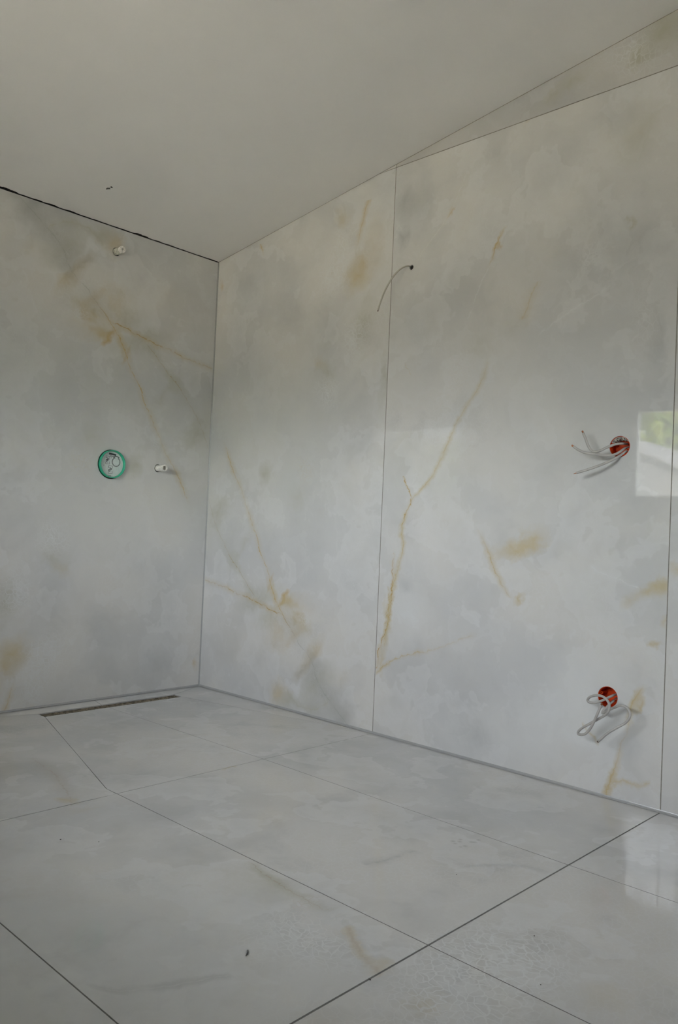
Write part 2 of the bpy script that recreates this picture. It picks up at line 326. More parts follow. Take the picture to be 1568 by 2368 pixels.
BC = [
  (1.95, 0.13, .45, .14, 12, WHITE, .65, ''), (2.12, 0.30, .22, .16, 0, WHITE, .45, ''), (1.95, 1.35, .5, .3, 0, (.70, .69, .65), .5, ''),  # broad pale blots: daylight on the wall painted into the stone colour
  (1.85, 0.805, .10, .035, 25, OCHRE, .8, 'break'), (1.92, 0.85, .06, .04, 20, OCHRE, .6, 'break'), (1.859, 0.629, .022, .016, 0, OCHRE, .8, ''),
  (2.37, 0.700, .06, .035, 20, OCHRE, .6, 'break'), (2.373, 0.521, .022, .014, 20, OCHRE, .9, ''), (2.395, 0.60, .02, .03, 0, OCHRE, .5, ''),
  (1.857, 1.70, .05, .07, -20, OCHRE, .45, 'break'), (1.80, 1.64, .06, .06, 0, OLIVE, .5, 'break'),
  (1.264, 2.22, .05, .07, 10, GREY, .5, ''), (1.26, 2.075, .04, .05, 0, GREY, .55, ''), (1.35, 2.2, .05, .11, -10, GREY, .3, ''),
  (1.24, 2.14, .03, .1, 0, WHITE, .35, ''), (1.33, 2.13, .03, .12, -20, WHITE, .3, ''),
  (1.36, 0.52, .11, .12, 0, WHITE, .75, ''), (1.34, 0.62, .05, .035, 0, GREY, .25, ''), (1.43, 0.72, .07, .08, 0, WHITE, .4, 'break'),
  (1.95, 0.24, .12, .06, 20, WHITE, .5, ''), (2.10, 0.36, .16, .10, 20, WHITE, .4, 'break'), (2.13, 0.70, .10, .07, -25, WHITE, .35, ''),
  (2.30, 0.16, .05, .16, 0, GREY, .3, ''), (1.70, 0.10, .09, .07, 0, GREY, .4, 'break'), (1.62, 0.2, .1, .05, 20, GREY, .22, ''),
  (2.27, 1.84, .08, .10, 0, GREY, .35, 'break'), (2.10, 1.90, .16, .20, 20, GREY, .25, ''), (2.25, 2.20, .10, .10, 0, OLIVE, .45, 'break'),
  (2.16, 2.28, .06, .08, 0, GREY, .3, ''), (2.22, 1.95, .05, .07, 0, WHITE, .35, ''), (2.23, 1.91, .014, .02, 0, OLIVE, .7, ''),
  (2.09, 1.84, .05, .05, 0, WHITE, .55, 'speck'), (2.13, 1.80, .04, .03, 0, WHITE, .5, ''), (1.82, 2.376, .012, .02, -20, GOLD, .6, ''),
  (1.70, 2.3, .05, .07, -15, GREY, .3, ''), (1.60, 2.24, .03, .08, -15, WHITE, .3, ''),
  (1.489, 2.128, .010, .020, -30, GOLD, .8, ''), (1.72, 1.95, .010, .035, -25, GOLD, .6, ''),
  (1.56, 1.50, .09, .11, -20, WHITE, .45, 'speck'), (1.66, 1.60, .07, .09, 0, OLIVE, .3, 'break'), (2.29, 1.58, .06, .12, 0, WHITE, .4, 'speck'),
  (1.30, 1.70, .1, .14, 0, (.57, .59, .59), .35, ''), (1.55, 1.05, .15, .15, 0, (.60, .595, .53), .4, ''), (2.34, 1.50, .03, .1, 0, GREY, .35, 'break'),
  (1.245, 0.43, .02, .14, 0, (.57, .50, .33), .55, 'break'), (1.24, 0.30, .02, .05, 0, OCHRE, .5, ''),
  (2.30, 0.335, .018, .035, -25, OCHRE, .8, ''), (2.10, 0.17, .05, .04, 0, WHITE, .4, ''), (2.2, 0.06, .06, .05, 0, WHITE, .45, ''),
  (1.982, 2.452, .09, .04, 20, OLIVE, .7, ''), (2.28, 2.50, .07, .07, 0, WHITE, .4, 'speck'), (2.345, 2.53, .07, .06, 0, OLIVE, .75, ''), (2.26, 2.47, .04, .03, 0, OLIVE, .7, 'break'),
  (1.75, 2.42, .14, .05, 10, GREY, .3, ''), (2.15, 2.50, .10, .08, 0, GREY, .3, 'break'),
]
VF = [
  dict(p=[(1.215, 1.839), (1.232, 1.908), (1.245, 1.985), (1.251, 2.066), (1.252, 2.137), (1.236, 2.169)], w=0.004, h=0.028, c=BROWN, hc=OLIVE, ls=0.8, hs=0.7, s=[(0, 0.2), (0.3, 1), (0.7, 0.6), (1, 0.3)]),
  dict(p=[(1.268, 2.232), (1.298, 2.278), (1.331, 2.337), (1.35, 2.383), (1.364, 2.411)], w=0.010, h=0.022, c=BROWN, hc=OCHRE, ls=0.4, hs=0.5),
  dict(p=[(1.223, 0.681), (1.24, 0.797), (1.256, 0.906), (1.286, 1.023), (1.319, 1.127), (1.357, 1.219)], w=0.006, h=0.045, c=BROWN, hc=(.50, .46, .39), ls=0.5, hs=0.6, s=[(0, 0.3), (0.3, 0.9), (0.6, 0.8), (1, 0.6)]),
  dict(ax='u', p=[(0.831, 2.076), (0.927, 2.067), (1.009, 2.05)], w=0.012, h=0.035, c=GREY, hc=GREY, ls=0.35, hs=0.4),
  dict(p=[(0.833, 2.217), (0.744, 2.276), (0.694, 2.347), (0.688, 2.392)], w=0.008, h=0.02, c=GREY, hc=GREY, ls=0.15, hs=0.2),
  dict(ax='u', p=[(1.565, 2.22), (1.631, 2.189), (1.707, 2.148), (1.756, 2.113), (1.783, 2.07)], w=0.004, h=0.02, c=WHITE, hc=GREY, ls=0.6, hs=0.35),
]
BF = [
  (2.05, 2.0, .6, .7, 0, (.79, .80, .79), 1.2, ''), (1.62, 2.25, .3, .3, 0, WHITE, .3, ''),  # large pale blot stands in for window light on the near-left floor
  (1.342, 1.165, .018, .05, 20, OCHRE, .7, ''), (1.353, 1.275, .05, .03, 20, OCHRE, .6, 'break'), (1.42, 1.265, .08, .04, 10, BROWN, .3, 'break'),
  (0.769, 1.215, .03, .012, 0, OCHRE, .7, ''), (1.262, 2.10, .05, .06, 0, BROWN, .45, 'speck'), (1.30, 2.17, .06, .07, 0, BROWN, .35, 'speck'),
  (1.29, 2.25, .035, .05, 20, BROWN, .7, 'speck'), (1.34, 2.37, .03, .03, 0, OCHRE, .5, 'break'), (1.24, 2.22, .03, .08, 0, GREY, .4, 'speck'),
  (1.27, 1.97, .08, .10, 0, OLIVE, .4, ''), (1.36, 2.20, .14, .14, 0, WHITE, 1.0, 'speck'), (1.20, 2.53, .26, .14, 0, WHITE, 1.3, 'speck'), (1.28, 2.52, .12, .10, 0, GREY, .3, 'speck'),
  (1.54, 2.43, .06, .04, 0, OCHRE, .45, 'break'), (1.37, 2.52, .05, .04, 0, OCHRE, .35, 'break'), (1.10, 2.74, .05, .05, 0, OCHRE, .4, 'break'), (1.20, 2.72, .1, .08, 0, GREY, .3, ''),
  (1.25, 0.87, .10, .18, 10, (.49, .475, .43), .45, ''), (1.05, 1.0, .2, .1, 20, GREY, .22, 'break'), (0.8, 0.5, .25, .2, 0, GREY, .18, 'break'),
  (0.60, 2.13, .05, .03, 0, OLIVE, .3, ''), (1.65, 1.75, .2, .22, 0, GREY, .18, ''), (0.45, 1.75, .1, .35, 0, GREY, .22, 'break'), (1.62, 2.25, .12, .06, 0, WHITE, .3, ''),
]
DOTS_F = [(0.703, 2.108, .007, .5), (0.712, 2.122, .006, .45), (0.690, 2.122, .007, .45), (0.676, 2.114, .006, .45), (0.705, 2.150, .007, .5), (0.668, 2.145, .007, .5), (0.662, 2.152, .007, .45), (0.640, 2.150, .006, .55), (0.72, 2.145, .005, .4)]

M_BACK = marble('onyx_porcelain_back', 'back', VA, BA, 0.0)
M_S1 = marble('onyx_porcelain_corner', 'right', VA, BA, 0.0, flip=2.21)
M_S2 = marble('onyx_porcelain_wide', 'right', VC, BC, 17.3)
M_TOP = marble('onyx_porcelain_top', 'right', (), [(1.982, 2.452, .12, .035, 20, OLIVE, .8, 'break'), (2.26, 2.50, .10, .08, 0, WHITE, .6, 'speck'), (2.345, 2.53, .09, .07, 0, OLIVE, .9, ''), (2.26, 2.47, .05, .035, 0, OLIVE, .9, 'break'), (2.12, 2.50, .10, .05, 0, WHITE, .3, 'break')], 23.4, tone=0.86)
M_S3 = marble('onyx_porcelain_end', 'right', (), [(2.43, .76, .03, .02, 0, OCHRE, .5, '')], 31.9)
M_BACK2 = marble('onyx_porcelain_back_end', 'back', (), (), 44.2)
M_FLOOR = marble('onyx_porcelain_floor', 'floor', VF, BF, 61.0, rough=0.07, kind='floor', dots=DOTS_F, tone=0.95)

M_GROUT = plain('grout_grey', (0.19, 0.185, 0.17), 0.85, 0.12, 80)
M_GROUT_W = plain('grout_beige', (0.27, 0.25, 0.21), 0.85, 0.12, 80)
M_SIL = plain('grey_silicone', (0.40, 0.40, 0.39), 0.22, 0.03, 60)
M_CEIL = plain('ceiling_paint', (0.86, 0.845, 0.82), 0.9, 0.012, 3.0, spec=0.2)
M_PLASTER = plain('wall_paint', (0.74, 0.73, 0.70), 0.85, 0.02, 4.0, spec=0.3)
M_DARK = plain('cavity_shade', (0.05, 0.045, 0.04), 0.95, 0.3, 60)  # near-black colour standing in for the shade inside holes and gaps
M_ADH = plain('tile_adhesive', (0.16, 0.15, 0.13), 0.95, 0.35, 90, 0.5)
M_GREEN = plain('green_plastic', (0.05, 0.47, 0.28), 0.35, 0.06, 40)
M_LABEL = plain('label_paper', (0.70, 0.76, 0.73), 0.5, 0.05, 50)
M_PRINT = plain('label_ink', (0.07, 0.075, 0.075), 0.7, 0.1, 50)
M_PLUG = plain('white_plug', (0.84, 0.81, 0.75), 0.45, 0.16, 160, 0.3)
M_PLUG2 = plain('cloudy_plug', (0.58, 0.58, 0.49), 0.4, 0.3, 140, 0.4)
M_ORANGE = plain('orange_plastic', (0.60, 0.055, 0.005), 0.6, 0.18, 45, spec=0.2)
M_CABLE = plain('grey_cable_jacket', (0.47, 0.445, 0.41), 0.42, 0.05, 60)
M_CABLE2 = plain('thin_cable_jacket', (0.46, 0.44, 0.37), 0.45, 0.05, 60)
M_COPPER = plain('copper', (0.42, 0.17, 0.08), 0.35, 0.15, 90, metallic=0.6)
M_INSUL = plain('wire_insulation_brown', (0.12, 0.07, 0.05), 0.5, 0.2, 90)
M_MORTAR = plain('brown_mortar', (0.24, 0.205, 0.145), 0.95, 0.4, 70, 0.7)
M_RUST = plain('drain_steel', (0.17, 0.145, 0.10), 0.7, 0.5, 40, 0.4)
M_FILLER = plain('plaster_filler', (0.55, 0.53, 0.47), 0.9, 0.15, 120, 0.6)
M_CRUMB = plain('dark_crumb', (0.10, 0.095, 0.085), 0.8, 0.2, 200)
M_PVC = plain('white_window_plastic', (0.80, 0.80, 0.79), 0.3, 0.02, 10)
M_BARK = plain('bark', (0.14, 0.10, 0.07), 0.9, 0.3, 20, 0.6)
M_RENDER = plain('pale_shed_render', (0.14, 0.14, 0.14), 0.9, 0.05, 6, 0.2)
M_ROOF = plain('pale_metal_roof', (0.16, 0.16, 0.165), 0.7, 0.06, 3)
M_LAWN = plain('pale_gravel_ground', (0.32, 0.30, 0.25), 0.95, 0.35, 5, 0.5)
M_SCREED = plain('screed', (0.34, 0.33, 0.31), 0.95, 0.1, 20)

def leafmat():
    g = G('tree_leaves'); co = g.objco()
    f = g.noise(co, 3.5, 2, 0.6, flat=False)
    c = g.mix(g.rng(f, 0.35, 0.65), (0.09, 0.16, 0.03), (0.30, 0.34, 0.06))
    d = g.n('ShaderNodeBsdfDiffuse'); t = g.n('ShaderNodeBsdfTranslucent'); mx = g.n('ShaderNodeMixShader')
    g.put(d.inputs[0], c); g.put(t.inputs[0], c); mx.inputs[0].default_value = 0.4
    g.nt.links.new(d.outputs[0], mx.inputs[1]); g.nt.links.new(t.outputs[0], mx.inputs[2])
    g.nt.links.new(mx.outputs[0], g.out.inputs[0])
    return g.mat
M_LEAF = leafmat()

def glassmat():
    g = G('window_glass')
    tr = g.n('ShaderNodeBsdfTransparent'); gl = g.n('ShaderNodeBsdfGlossy'); mx = g.n('ShaderNodeMixShader'); fr = g.n('ShaderNodeFresnel')
    tr.inputs[0].default_value = (0.945, 0.95, 0.945, 1)
    gl.inputs['Roughness'].default_value = 0.02
    g.nt.links.new(fr.outputs[0], mx.inputs[0]); g.nt.links.new(tr.outputs[0], mx.inputs[1]); g.nt.links.new(gl.outputs[0], mx.inputs[2])
    g.nt.links.new(mx.outputs[0], g.out.inputs[0])
    return g.mat
M_GLASS = glassmat()

# ------------------------------------------------------------------ mesh helpers
def link(name, me, mat, parent=None, smooth=False):
    o = bpy.data.objects.new(name, me); COL.objects.link(o)
    if mat: me.materials.append(mat)
    if smooth:
        for p in me.polygons: p.use_smooth = True
    if parent: o.parent = parent
    return o
def from_bm(name, bm, mat, parent=None, smooth=False, recalc=True):
    if recalc: bmesh.ops.recalc_face_normals(bm, faces=bm.faces)
    me = bpy.data.meshes.new(name); bm.to_mesh(me); bm.free()
    return link(name, me, mat, parent, smooth)
def pyd(name, v, f, mat, parent=None, smooth=False):
    bm = bmesh.new()
    vs_ = [bm.verts.new(p) for p in v]
    for q in f: bm.faces.new([vs_[i] for i in q])
    return from_bm(name, bm, mat, parent, smooth)
def empty(name, loc, label, cat, group=None):
    o = bpy.data.objects.new(name, None); COL.objects.link(o); o.location = loc
    o.empty_display_size = 0.05
    tag(o, label, cat, group); return o
def tag(o, label, cat, group=None):
    o['label'] = label; o['category'] = cat
    if group: o['group'] = group
    return o
def struct(o): o['kind'] = 'structure'; return o
def boxes(name, blist, mat, parent=None):
    bm = bmesh.new()
    for (x0, x1, y0, y1, z0, z1) in blist:
        vv = [bm.verts.new((x, y, z)) for x in (x0, x1) for y in (y0, y1) for z in (z0, z1)]
        for q in ((0, 1, 3, 2), (4, 6, 7, 5), (0, 4, 5, 1), (2, 3, 7, 6), (0, 2, 6, 4), (1, 5, 7, 3)):
            bm.faces.new([vv[i] for i in q])
    return from_bm(name, bm, mat, parent)
def inset2(poly, d):
    """inset a counter-clockwise 2D polygon by d"""
    n = len(poly); out = []
    for i in range(n):
        a, b, c = Vector(poly[i - 1]), Vector(poly[i]), Vector(poly[(i + 1) % n])
        e1 = (b - a).normalized(); e2 = (c - b).normalized()
        n1 = Vector((-e1.y, e1.x)); n2 = Vector((-e2.y, e2.x))
        k = 1 + n1.dot(n2)
        out.append(tuple(b + (n1 + n2) * (d / max(k, 0.15))))
    return out
def ccw(poly):
    s = sum(poly[i - 1][0] * poly[i][1] - poly[i][0] * poly[i - 1][1] for i in range(len(poly)))
    return poly if s > 0 else poly[::-1]
def slab(name, poly, mapf, gap, thick, mat, parent, holes=(), cham=0.0003):
    """tile from a 2D outline; mapf(u, v, depth) gives the 3D point, depth > 0 behind the face"""
    poly = ccw(poly)
    o1 = inset2(poly, gap); o0 = inset2(poly, gap + cham)
    bm = bmesh.new()
    def ring(pts, d): return [bm.verts.new(mapf(a, b, d)) for a, b in pts]
    def loop(vsr): return [bm.edges.new((vsr[i - 1], vsr[i])) for i in range(len(vsr))]
    hp = [[(cu + r * math.cos(2 * math.pi * k / 40), cv + r * math.sin(2 * math.pi * k / 40)) for k in range(40)] for cu, cv, r in holes]
    top = ring(o0, 0); e = loop(top)
    ht = []
    for h in hp: r_ = ring(h, 0); ht.append(r_); e += loop(r_)
    bmesh.ops.triangle_fill(bm, use_beauty=True, edges=e)
    midr = ring(o1, cham); bot = ring(o1, thick); n = len(poly)
    for i in range(n):
        j = (i + 1) % n
        bm.faces.new((top[i], top[j], midr[j], midr[i])); bm.faces.new((midr[i], midr[j], bot[j], bot[i]))
    for h, r_ in zip(hp, ht):
        b_ = ring(h, thick)
        for i in range(40): bm.faces.new((r_[i - 1], r_[i], b_[i], b_[i - 1]))
    return from_bm(name, bm, mat, parent)
def catmull(pts, sub=8):
    P = [Vector(p) for p in pts]; P = [2 * P[0] - P[1]] + P + [2 * P[-1] - P[-2]]
    out = []
    for i in range(1, len(P) - 2):
        for k in range(sub):
            t = k / sub; a, b, c, d = P[i - 1], P[i], P[i + 1], P[i + 2]
            out.append(0.5 * ((2 * b) + (c - a) * t + (2 * a - 5 * b + 4 * c - d) * t * t + (3 * b - a - 3 * c + d) * t ** 3))
    out.append(P[-2]); return out
def tube_bm(bm, path, radius, sides=10, cap=True):
    rings = []; prev = None
    for i, p in enumerate(path):
        t = (path[min(i + 1, len(path) - 1)] - path[max(i - 1, 0)]).normalized()
        if prev is None: a = t.orthogonal().normalized()
        else: a = (prev - t * prev.dot(t)).normalized()
        prev = a; b = t.cross(a)
        r = radius(i / (len(path) - 1)) if callable(radius) else radius
        rings.append([bm.verts.new(p + (a * math.cos(2 * math.pi * k / sides) + b * math.sin(2 * math.pi * k / sides)) * r) for k in range(sides)])
    for q in range(len(rings) - 1):
        for k in range(sides):
            bm.faces.new((rings[q][k - 1], rings[q][k], rings[q + 1][k], rings[q + 1][k - 1]))
    if cap: bm.faces.new(rings[0][::-1]); bm.faces.new(rings[-1])
def tube(name, pts, r, mat, parent=None, sub=8, sides=10):
    bm = bmesh.new(); tube_bm(bm, catmull(pts, sub), r, sides); return from_bm(name, bm, mat, parent, True)
def lathe(name, prof, origin, axis, mat, parent=None, sides=40, smooth=False):
    """prof: list of (radius, distance along axis); open profile, revolved"""
    ax = Vector(axis).normalized(); a = ax.orthogonal().normalized(); b = ax.cross(a); O = Vector(origin)
    bm = bmesh.new(); rings = []
    for r, d in prof:
        if r < 1e-6: rings.append([bm.verts.new(O + ax * d)])
        else: rings.append([bm.verts.new(O + ax * d + (a * math.cos(2 * math.pi * k / sides) + b * math.sin(2 * math.pi * k / sides)) * r) for k in range(sides)])
    for q in range(len(rings) - 1):
        A, B = rings[q], rings[q + 1]
        for k in range(sides):
            if len(A) == 1 and len(B) == 1: continue
            if len(A) == 1: bm.faces.new((A[0], B[k - 1], B[k]))
            elif len(B) == 1: bm.faces.new((A[k - 1], A[k], B[0]))
            else: bm.faces.new((A[k - 1], A[k], B[k], B[k - 1]))
    return from_bm(name, bm, mat, parent, smooth)

# ------------------------------------------------------------------ structure: floor
DZ = -0.010
DX0, DX1, DY0, DY1 = -0.905, -0.200, -0.130, -0.068     # drain slot
FT = 0.009
def zpan(u, v):        # stored height of named pan points
    return 0.0
floor = struct(boxes('floor', [(-W - 0.3, DX0 - 0.01, -D - 0.2, 0.3, -0.25, -0.020), (DX1 + 0.01, 1.6, -D - 0.2, 0.3, -0.25, -0.020),
                               (DX0 - 0.01, DX1 + 0.01, -D - 0.2, DY0 - 0.01, -0.25, -0.020), (DX0 - 0.01, DX1 + 0.01, DY1 + 0.01, 0.3, -0.25, -0.020),
                               (DX0 - 0.01, DX1 + 0.01, DY0 - 0.01, DY1 + 0.01, -0.25, -0.085)], M_SCREED))
FLAT = lambda x, y, d: (x, y, -d)
GAP = 0.0015
xs = [0, -0.6, -1.2, -1.8, -2.4, -3.0, -W]
ys = [-1.2, -2.4, -3.6, -D]
for i in range(len(xs) - 1):
    for j in range(len(ys) - 1):
        gw = GAP; ya = ys[j] - (0.0007 if j == 1 else 0); yb_ = ys[j + 1] + (0.0007 if j == 0 else 0)
        slab('tile', [(xs[i], ya), (xs[i], yb_), (xs[i + 1], yb_), (xs[i + 1], ya)], FLAT, gw, FT, M_FLOOR, floor)
for i in range(3, len(xs) - 1):
    slab('tile', [(xs[i], 0), (xs[i], -1.2), (xs[i + 1], -1.2), (xs[i + 1], 0)], FLAT, GAP, FT, M_FLOOR, floor)
def planef(P):
    (x0, y0, z0), (x1, y1, z1), (x2, y2, z2) = P
    n = (Vector(P[1]) - Vector(P[0])).cross(Vector(P[2]) - Vector(P[0]))
    return lambda x, y, d: (x, y, z0 - (n.x * (x - x0) + n.y * (y - y0)) / n.z - d)
# shower floor: planes falling to the drain slot
PAN = [
  ([(-1.2, 0), (-0.6, 0), (-0.6, DY1), (DX0, DY1)], ((-1.2, 0, 0), (-0.6, 0, 0), (-0.6, DY1, DZ))),
  ([(-0.6, 0), (0, 0), (DX1, DY1), (-0.6, DY1)], ((-1.2, 0, 0), (-0.6, 0, 0), (-0.6, DY1, DZ))),
  ([(DX0, DY0), (-0.6, DY0), (-0.6, -1.2), (-1.2, -1.2), (-1.2, -1.14)], ((-0.6, -1.2, 0), (-1.2, -1.2, 0), (-0.6, DY0, DZ))),
  ([(-0.6, DY0), (DX1, DY0), (0, -1.14), (0, -1.2), (-0.6, -1.2)], ((-0.6, -1.2, 0), (-1.2, -1.2, 0), (-0.6, DY0, DZ))),
  ([(0, 0), (DX1, DY1), (DX1, DY0), (0, -1.14)], ((0, 0, 0), (0, -1.14, 0), (DX1, DY0, DZ))),
]
for poly, pl in PAN:
    slab('tile', poly, planef(pl), GAP, FT, M_FLOOR, floor)
# tile beside the shower slope, gently flexed down to the slot end
bm = bmesh.new(); g2 = GAP
XL = [DX0 - g2, -1.0, -1.1, -1.2 + 0.0001, -1.2 - g2, -1.25, -1.3, -1.35, -1.5, -1.8 + g2]
def zl(x):
    t = min(1, max(0, (-x + DX0) / 0.445)); return DZ * (1 - t) ** 2
def yt(x): return (DY1 - g2) + (0 - DY1) * min(1, max(0, (DX0 - x) / (1.2 + DX0)))
def yb(x):
    if x > -1.2: return DY0 + (-1.14 - DY0) * (DX0 - x) / (1.2 + DX0) + 0.004
    return -1.2 + g2
rows = []
for x in XL:
    a, b = yt(x), yb(x)
    rows.append([bm.verts.new((x, a + (b - a) * k / 6, zl(x))) for k in range(7)])
for i in range(len(rows) - 1):
    for k in range(6): bm.faces.new((rows[i][k], rows[i][k + 1], rows[i + 1][k + 1], rows[i + 1][k]))
ed = [e for e in bm.edges if e.is_boundary]
r = bmesh.ops.extrude_edge_only(bm, edges=ed)
for vtx in [q for q in r['geom'] if isinstance(q, bmesh.types.BMVert)]: vtx.co.z -= FT
lt = from_bm('tile', bm, M_FLOOR, floor)
for p_ in lt.data.polygons:
    if abs(p_.normal.z) > 0.9: p_.use_smooth = True
lt.data.set_sharp_from_angle(angle=math.radians(30))
# grout bed just below the tile faces
gb = bmesh.new()
def gq(pts): gb.faces.new([gb.verts.new(q) for q in pts])
GD = 0.0005
gq([(0, -1.2, -GD), (0, -D, -GD), (-W, -D, -GD), (-W, -1.2, -GD)]); gq([(-1.36, 0, -GD - .0002), (-1.36, -1.2, -GD - .0002), (-W, -1.2, -GD), (-W, 0, -GD)])
for poly, pl in PAN:
    f_ = planef(pl); gq([f_(a, b, GD) for a, b in ccw(poly)])
gq([(-1.36, 0, -.0045), (-1.2, 0, -.0045), (DX0, DY1, DZ - GD * 3), (DX0, DY0, DZ - GD * 3), (-1.2, -1.14, -.0045), (-1.36, -1.14, -.0045)])
gq([(-1.18, -1.197, -.0022), (-1.18, -1.203, -.0022), (-1.37, -1.203, -GD), (-1.37, -1.197, -GD)])
go = from_bm('grout_bed', gb, M_GROUT, floor, recalc=False)

# ------------------------------------------------------------------ structure: walls
wall_back = struct(boxes('wall_back', [(-W - 0.3, 0.3, 0.012, 0.30, -0.25, 3.4)], M_ADH))
BM_ = lambda u, v, d: (-u, d, v)
def back_z(u): return H0 - 0.005
BH = [(0.3141, 1.1089, 0.0195), (0.6011, 2.1093, 0.0195), (0.5735, 1.1055, 0.0692)]
slab('wall_slab', [(0, 0.0), (1.2, 0.0), (1.2, H0 - 0.0030), (0, H0 - 0.0030)], BM_, 0.0012, 0.009, M_BACK, wall_back, BH)
slab('wall_slab', [(1.2, 0.0), (2.4, 0.0), (2.4, H0 - 0.0030), (1.2, H0 - 0.0030)], BM_, 0.0012, 0.009, M_BACK2, wall_back)
slab('wall_slab', [(2.4, 0.0), (W, 0.0), (W, H0 - 0.0030), (2.4, H0 - 0.0030)], BM_, 0.0012, 0.009, M_BACK2, wall_back)
pyd('grout_bed', [(-1.19, 0.0016, 0), (-1.21, 0.0016, 0), (-1.21, 0.0016, H0 - .006), (-1.19, 0.0016, H0 - .006)], [(0, 1, 2, 3)], M_GROUT_W, wall_back)

def wall_with_holes(name, x0, x1, holes, mat, ztop):
    """boxes that make up an X-facing wall from y=-D-.2 to .3 with rectangular openings (y0,y1,z0,z1)"""
    bl = []; ycuts = sorted({-D - 0.2, 0.012, *[h[0] for h in holes], *[h[1] for h in holes]})
    for a, b in zip(ycuts, ycuts[1:]):
        cur = -0.25
        for h in sorted((h for h in holes if h[0] <= a and h[1] >= b), key=lambda q: q[2]):
            if h[2] > cur + 1e-4: bl.append((x0, x1, a, b, cur, h[2]))
            cur = h[3]
        bl.append((x0, x1, a, b, cur, ztop))
    return boxes(name, bl, mat)
wall_right = struct(wall_with_holes('wall_right', 0.012, 0.28, [(DOOR1, DOOR0, -0.25, DOORH), (-2.30, -2.14, 1.08, 1.25), (-2.30, -2.14, 0.25, 0.41)], M_PLASTER, 3.4))
RM = lambda u, v, d: (d, -u, v)
CG = 0.0006
czu = lambda u: H0 + SL * u - CG
um = (H2 - H0) / SL
WG = 0.0016
RH = [(2.2255, 1.160, 0.0352), (2.2150, 0.3295, 0.0345), (1.3055, 1.9415, 0.0105)]
slab('wall_slab', [(0, 0), (1.2, 0), (1.2, H2), (um, H2), (0, czu(0))], RM, WG, 0.009, M_S1, wall_right)
slab('wall_slab', [(1.2, 0), (2.4, 0), (2.4, H2), (1.2, H2)], RM, WG, 0.009, M_S2, wall_right, RH)
slab('wall_slab', [(um + 0.008, H2), (1.2, H2), (1.2, czu(1.2))], RM, WG * .8, 0.009, M_S3, wall_right, cham=0.0003)
slab('wall_slab', [(1.2, H2), (2.4, H2), (2.4, czu(2.4)), (1.2, czu(1.2))], RM, WG, 0.009, M_TOP, wall_right)
slab('wall_slab', [(2.4, 0), (-DOOR0, 0), (-DOOR0, DOORH), (-DOOR0, H2), (2.4, H2)], RM, WG, 0.009, M_S3, wall_right)
slab('wall_slab', [(2.4, H2), (-DOOR1, H2), (-DOOR1, czu(-DOOR1)), (2.4, czu(2.4))], RM, WG, 0.009, M_TOP, wall_right)
slab('wall_slab', [(-DOOR0, DOORH), (-DOOR1, DOORH), (-DOOR1, H2), (-DOOR0, H2)], RM, WG, 0.009, M_S3, wall_right)
slab('wall_slab', [(-DOOR1, 0), (D, 0), (D, H2), (-DOOR1, H2)], RM, WG, 0.009, M_S3, wall_right)
slab('wall_slab', [(-DOOR1, H2), (D, H2), (D, czu(D)), (-DOOR1, czu(-DOOR1))], RM, WG, 0.009, M_TOP, wall_right)
gb = bmesh.new()
def strip(u0, v0, u1, v1, hw=0.006):
    a, b = Vector((u0, v0)), Vector((u1, v1)); t = (b - a).normalized(); n = Vector((-t.y, t.x)) * hw
    q = [a - n, b - n, b + n, a + n]
    gb.faces.new([gb.verts.new((0.0006, -p_.x, p_.y)) for p_ in q])
strip(1.2, 0, 1.2, czu(1.2) - .002); strip(2.4, 0, 2.4, czu(2.4) - .002); strip(um, H2, D, H2); strip(0, H0 - .001, D, czu(D) + .0005, 0.004)
from_bm('grout_joint', gb, M_GROUT_W, wall_right)

wall_left = struct(wall_with_holes('wall_left', -W - 0.30, -W, [(w_['y0'], w_['y1'], w_['z0'], w_['z1']) for w_ in WINS], M_PLASTER, 3.4))
wall_front = struct(boxes('wall_front', [(-W - 0.3, FILLWIN['x0'], -D - 0.3, -D, -0.25, 3.4), (FILLWIN['x1'], 1.6, -D - 0.3, -D, -0.25, 3.4),
                                         (FILLWIN['x0'], FILLWIN['x1'], -D - 0.3, -D, -0.25, FILLWIN['z0']), (FILLWIN['x0'], FILLWIN['x1'], -D - 0.3, -D, FILLWIN['z1'], 3.4)], M_PLASTER))
# hallway beyond the doorway
struct(boxes('wall_hallway', [(1.45, 1.6, -D, 0.3, -0.25, 3.4), (0.28, 1.6, -1.5, -1.35, -0.25, 3.4)], M_PLASTER))
struct(boxes('ceiling_hallway', [(0.28, 1.6, -D, -1.35, 2.45, 2.6)], M_PLASTER))

# ceiling: sloping board with a ragged edge along the shower wall
random.seed(4)
chips = [(1.138, .030, .011), (1.10, .02, .007), (0.99, .02, .004), (0.93, .025, .005), (0.84, .03, .004), (0.489, .022, .009), (0.451, .022, .007), (0.38, .02, .003), (0.30, .03, .003), (0.05, .03, .003)]
edge = []; N = 420
for i in range(N + 1):
    u = W * i / N if i > 260 else 1.3 * i / 260
    if i > 260: u = 1.3 + (W - 1.3) * (i - 260) / (N - 260)
    e_ = 0.0012 + 0.0010 * math.sin(u * 37) * math.sin(u * 91) + random.uniform(0, 0.0010)
    for cu, cw, cd in chips:
        k = max(0, 1 - abs(u - cu) / cw); e_ += cd * min(1, k * 1.8) * random.uniform(.75, 1.1)
    edge.append((-u, -e_))
bm = bmesh.new()
lo0 = [bm.verts.new((x, y, ceil_z(y))) for x, y in edge]
lo1 = [bm.verts.new((x, -0.05, ceil_z(-0.05))) for x, _ in edge]
up0 = [bm.verts.new((x, y + 0.0005, ceil_z(y) + 0.012)) for x, y in edge]
